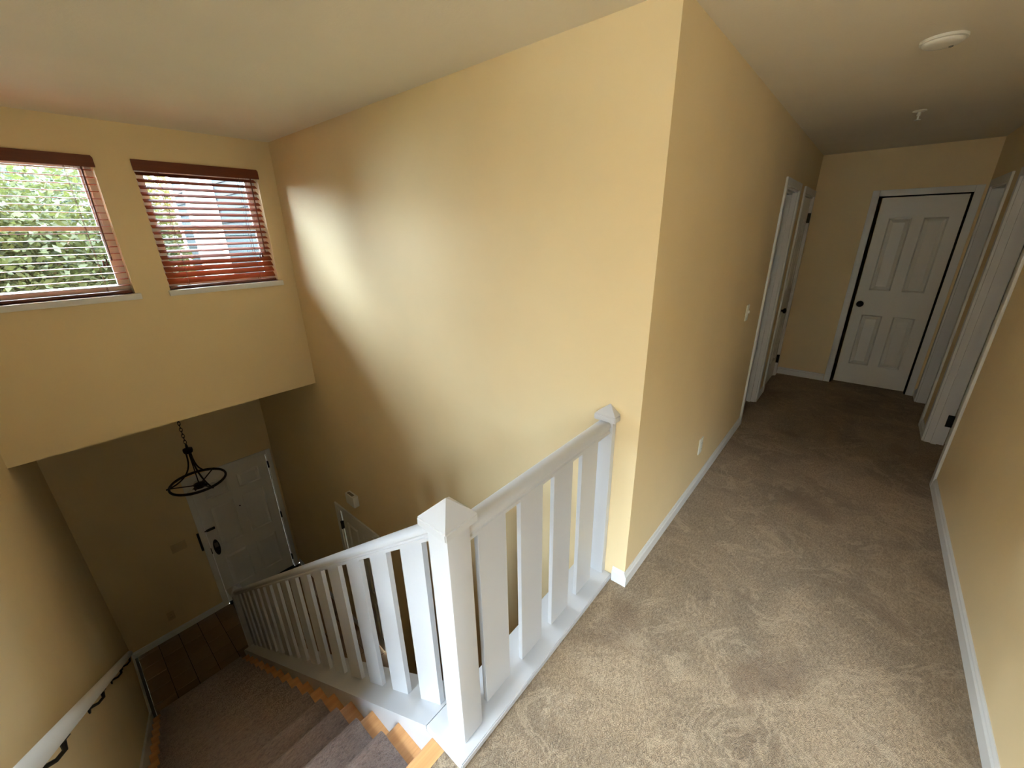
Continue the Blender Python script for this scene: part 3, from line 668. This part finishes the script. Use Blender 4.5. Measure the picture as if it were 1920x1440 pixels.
# ------------------------------------------------------------------ small fittings
def plate(name, label, cat, ax, pl, sd, u, z, w, h, mat, toggles, kind):
    e = empty(name, (pl, u, z) if ax == 'x' else (u, pl, z)); tag(e, label, cat)
    def b(nm, du0, du1, dz0, dz1, t0, t1, m, par=e, bev=0.0):
        p, q = sorted((pl + sd * t0, pl + sd * t1))
        d = (p, q, u + du0, u + du1, z + dz0, z + dz1) if ax == 'x' else (u + du0, u + du1, p, q, z + dz0, z + dz1)
        return box(nm, d, m, par, bev)
    b('cover_plate', -w / 2, w / 2, -h / 2, h / 2, 0.0, 0.007, mat, bev=0.0025)
    for t in toggles:
        if kind == 'switch':
            k = b('rocker', t - 0.016, t + 0.016, -0.033, 0.033, 0.007, 0.010, mat, bev=0.001)
            b('toggle', t - 0.005, t + 0.005, -0.004, 0.016, 0.010, 0.020, mat, k, 0.001)
        else:
            for dz in (-0.021, 0.021):
                k = b('socket', t - 0.016, t + 0.016, dz - 0.014, dz + 0.014, 0.007, 0.0095, mat, bev=0.001)
                for du in (-0.006, 0.006): b('slot', t + du - 0.0012, t + du + 0.0012, dz - 0.004, dz + 0.005, 0.0095, 0.0098, 'dark_gap', k)
    return e
plate('light_switch', 'white light switch on the wall before the left doorway', 'light switch', 'x', 0.0, 1, 1.835, 1.14, 0.072, 0.118, 'plate_white', [0], 'switch')
plate('power_outlet', 'white power outlet low on the left hallway wall', 'outlet', 'x', 0.0, 1, 1.105, 0.338, 0.072, 0.118, 'plate_white', [0], 'outlet')
plate('switch_plate', 'tan double switch plate beside the front door', 'light switch', 'x', -B, 1, -1.240, -1.815, 0.150, 0.118, 'plate_tan', [-0.028, 0.028], 'switch')
plate('wall_socket', 'dim outlet low on the front wall near the foyer baseboard', 'outlet', 'x', -B, 1, -1.535, -2.69, 0.072, 0.118, 'plate_tan', [0], 'outlet')
ch = empty('doorbell_chime', (-2.88, 0, -0.775)); tag(ch, 'white doorbell chime box on the tall wall above the closet door', 'chime box')
cb = box('chime_cover', (-2.965, -2.805, -0.055, -0.0005, -0.845, -0.725), 'plate_white', ch, bev=0.004)
box('grille', (-2.945, -2.845, -0.045, -0.018, -0.7255, -0.7235), 'grille_grey', cb)
sm_ = empty('smoke_detector', (0.66, 1.11, H)); tag(sm_, 'round white smoke detector on the hallway ceiling', 'smoke detector')
bm = bmesh.new(); lathe(bm, [(0.074, 0), (0.074, -0.010), (0.070, -0.012)], (0.66, 1.11, H - 0.0005), 'z', 40); obj('mounting_base', bm, 'plate_white', sm_, smooth=True)
bm = bmesh.new(); lathe(bm, [(0.066, -0.012), (0.064, -0.018), (0.056, -0.023), (0.036, -0.026), (0.010, -0.027)], (0.66, 1.11, H - 0.0005), 'z', 40); dc = obj('detector_cover', bm, 'plate_white', sm_, smooth=True)
bm = bmesh.new(); lathe(bm, [(0.007, -0.024), (0.007, -0.030), (0.004, -0.031)], (0.688, 1.13, H), 'z', 12); obj('test_button', bm, 'grille_grey', dc, smooth=True)
sp = empty('sprinkler_head', (0.66, 2.57, H)); tag(sp, 'small fire sprinkler head on the hallway ceiling', 'sprinkler')
bm = bmesh.new(); lathe(bm, [(0.036, 0), (0.036, -0.004), (0.022, -0.010)], (0.66, 2.57, H - 0.0005), 'z', 24); obj('escutcheon', bm, 'plate_white', sp, smooth=True)
bm = bmesh.new(); lathe(bm, [(0.010, -0.010), (0.010, -0.030), (0.005, -0.034), (0.005, -0.052), (0.017, -0.053), (0.017, -0.056)], (0.66, 2.57, H), 'z', 16); obj('nozzle', bm, 'plate_white', sp, smooth=True)

# ------------------------------------------------------------------ outdoors
struct(box('floor_bounce_ground', (-45, -B - 0.12, -2.2, 30, -HL - 0.5, -HL - 0.15), 'concrete'), 'unseen pale concrete ground added to bounce daylight up through the windows')  # hidden ground made pale so it throws daylight onto the ceiling
struct(boxes('floor_dark_ground', [(-45, 30, -45, -2.2, -HL - 0.5, -HL - 0.15), (-B - 0.12, 30, 0.12, 30, -HL - 0.5, -HL - 0.15), (-B - 0.12, 30, -2.2, 0.12, -HL - 0.5, -HL - 0.15)], 'grass'), 'unseen dark green ground added to keep bounced daylight low')  # hidden ground kept dark to cut bounce through the loft windows
rnd = random.Random(7)
def tree(loc, trunk_h, clumps, n, ls, mat, label):
    x, y = loc; zg = -HL - 0.15; e = empty('leafy_tree', (x, y, zg)); tag(e, label, 'tree', 'trees outside the windows')
    bm = bmesh.new(); top = Vector((x, y, zg + trunk_h)); tube(bm, [(x, y, zg + 0.002), (x, y, zg + 0.3), (x + 0.05, y, zg + trunk_h * 0.5), top], [0.17, 0.16, 0.13, 0.09], 10)
    for c, r in clumps:
        c = Vector(c); tube(bm, [top - Vector((0, 0, 0.4)), (top + c) / 2 + Vector((0, 0, 0.1)), c], [0.06, 0.035, 0.012], 6)
    obj('trunk', bm, 'bark', e, smooth=True)
    vs_, fs_ = [], []
    for c, r in clumps:
        k = int(n * r ** 2)
        for _ in range(k):
            while True:
                p = Vector((rnd.uniform(-1, 1), rnd.uniform(-1, 1), rnd.uniform(-1, 1)))
                if 0.2 < p.length < 1: break
            p = Vector(c) + Vector((p.x * r, p.y * r, p.z * r * 0.85))
            d = Vector((rnd.gauss(0, 1), rnd.gauss(0, 1), rnd.gauss(0, .7))).normalized(); u = d.orthogonal().normalized(); s = ls * rnd.uniform(.6, 1.3)
            u = (Matrix.Rotation(rnd.uniform(0, 6.28), 3, d) @ u) * s * 0.26; b0 = len(vs_)
            vs_ += [p - d * s * .5, p + u, p + d * s * .5, p - u]; fs_.append((b0, b0 + 1, b0 + 2, b0 + 3))
    me = bpy.data.meshes.new('foliage'); me.from_pydata([tuple(v) for v in vs_], [], fs_); me.update()
    f = link('foliage', me, mat, e); f['kind'] = 'stuff'
tree((-7.3, -2.0), 3.2, [((-7.2, -2.2, 1.5), 1.05), ((-7.1, -1.0, 1.8), 1.0), ((-7.4, -1.2, 1.0), 1.1), ((-7.3, -3.2, 1.7), 1.0), ((-7.3, -2.0, 1.8), 1.0), ((-7.2, -0.5, 1.4), 0.7)], 4600, 0.09, 'leaf_green', 'bright green tree close outside the small windows')
tree((-10.3, -1.2), 3.4, [((-10.3, -1.0, 1.2), 1.5), ((-10.2, -2.8, 1.5), 1.5), ((-10.4, -0.9, 2.0), 1.2), ((-10.3, -1.8, 2.0), 1.2), ((-10.3, -0.8, 0.8), 1.2)], 3000, 0.12, 'leaf_deep', 'blue-green tree standing behind the bright green one')
tree((-13.6, -1.4), 4.0, [((-13.5, -1.4, 1.9), 1.6), ((-13.6, -3.2, 2.0), 1.6), ((-13.4, 1.6, 2.1), 1.6), ((-13.6, -0.4, 2.2), 1.4), ((-13.6, 1.0, 1.6), 1.5)], 1500, 0.16, 'leaf_yellow', 'yellowish tree farthest from the small windows')
# projecting wing of the house with a window, seen through the blind
YW = 0.62
wg = empty('house_wing', (-6.2, YW, -HL - 0.15)); tag(wg, 'pale blue sided house wing with a white framed window outside', 'building')
box('wing_wall', (-9.2, -A - 0.16, YW, YW + 2.6, -HL - 0.15, 4.2), 'siding_paint', wg)
sbm = mesh('siding_board', prism(bmesh.new(), [(YW - 0.022, 0.0), (YW - 0.0005, 0.0), (YW - 0.0005, 0.172), (YW - 0.008, 0.172)], 'x', -9.2, -A - 0.16))
for k in range(41): link('siding_board', sbm, 'siding_paint', wg, (0, 0, -HL - 0.15 + 0.175 * k))
box('corner_board', (-9.25, -9.12, YW - 0.035, YW - 0.0, -HL - 0.15, 4.2), 'trim_white', wg)
wf = boxes('window_frame', [(-8.35, -8.22, YW - 0.06, YW - 0.023, 1.10, 2.75), (-7.05, -6.92, YW - 0.06, YW - 0.023, 1.10, 2.75), (-8.22, -7.05, YW - 0.06, YW - 0.023, 1.10, 1.24), (-8.22, -7.05, YW - 0.06, YW - 0.023, 2.61, 2.75)], 'trim_white', wg)
box('pane', (-8.22, -7.05, YW - 0.04, YW - 0.026, 1.24, 2.61), 'far_pane', wf)
box('roof', (-9.5, -A - 0.16, YW - 0.35, YW + 2.8, 4.2, 4.35), 'roof_shingle', wg)

# unseen house added to block the low sky from the loft windows
nb = empty('sky_block_house', (0.5, -13.8, -HL - 0.15)); tag(nb, 'unseen brown stucco house with hipped roof, added to block the low sky', 'building')
box('house_wall', (-11.0, 10.0, -17.5, -10.1, -HL - 0.15, 3.1), 'stucco', nb)
bm = bmesh.new(); lo = [bm.verts.new(p) for p in ((-11.5, -18.0, 3.1), (10.5, -18.0, 3.1), (10.5, -9.6, 3.1), (-11.5, -9.6, 3.1))]
hi = [bm.verts.new(p) for p in ((-7.5, -13.8, 5.6), (6.5, -13.8, 5.6))]
for f in ((lo[0], lo[1], lo[2], lo[3]), (lo[2], lo[3], hi[0], hi[1]), (lo[0], lo[1], hi[1], hi[0]), (lo[1], lo[2], hi[1]), (lo[3], lo[0], hi[0])): bm.faces.new(f)
obj('roof', bm, 'roof_shingle', nb)
for x in (-5.0, -1.0, 4.0):
    y0, y1 = -10.099, -10.06
    f = boxes('window', [(x, x + 0.1, y0, y1, 0.6, 2.0), (x + 1.3, x + 1.4, y0, y1, 0.6, 2.0), (x + 0.1, x + 1.3, y0, y1, 0.6, 0.7), (x + 0.1, x + 1.3, y0, y1, 1.9, 2.0)], 'trim_white', nb)
    box('pane', (x + 0.1, x + 1.3, y0, y0 + 0.015, 0.7, 1.9), 'far_pane', f)
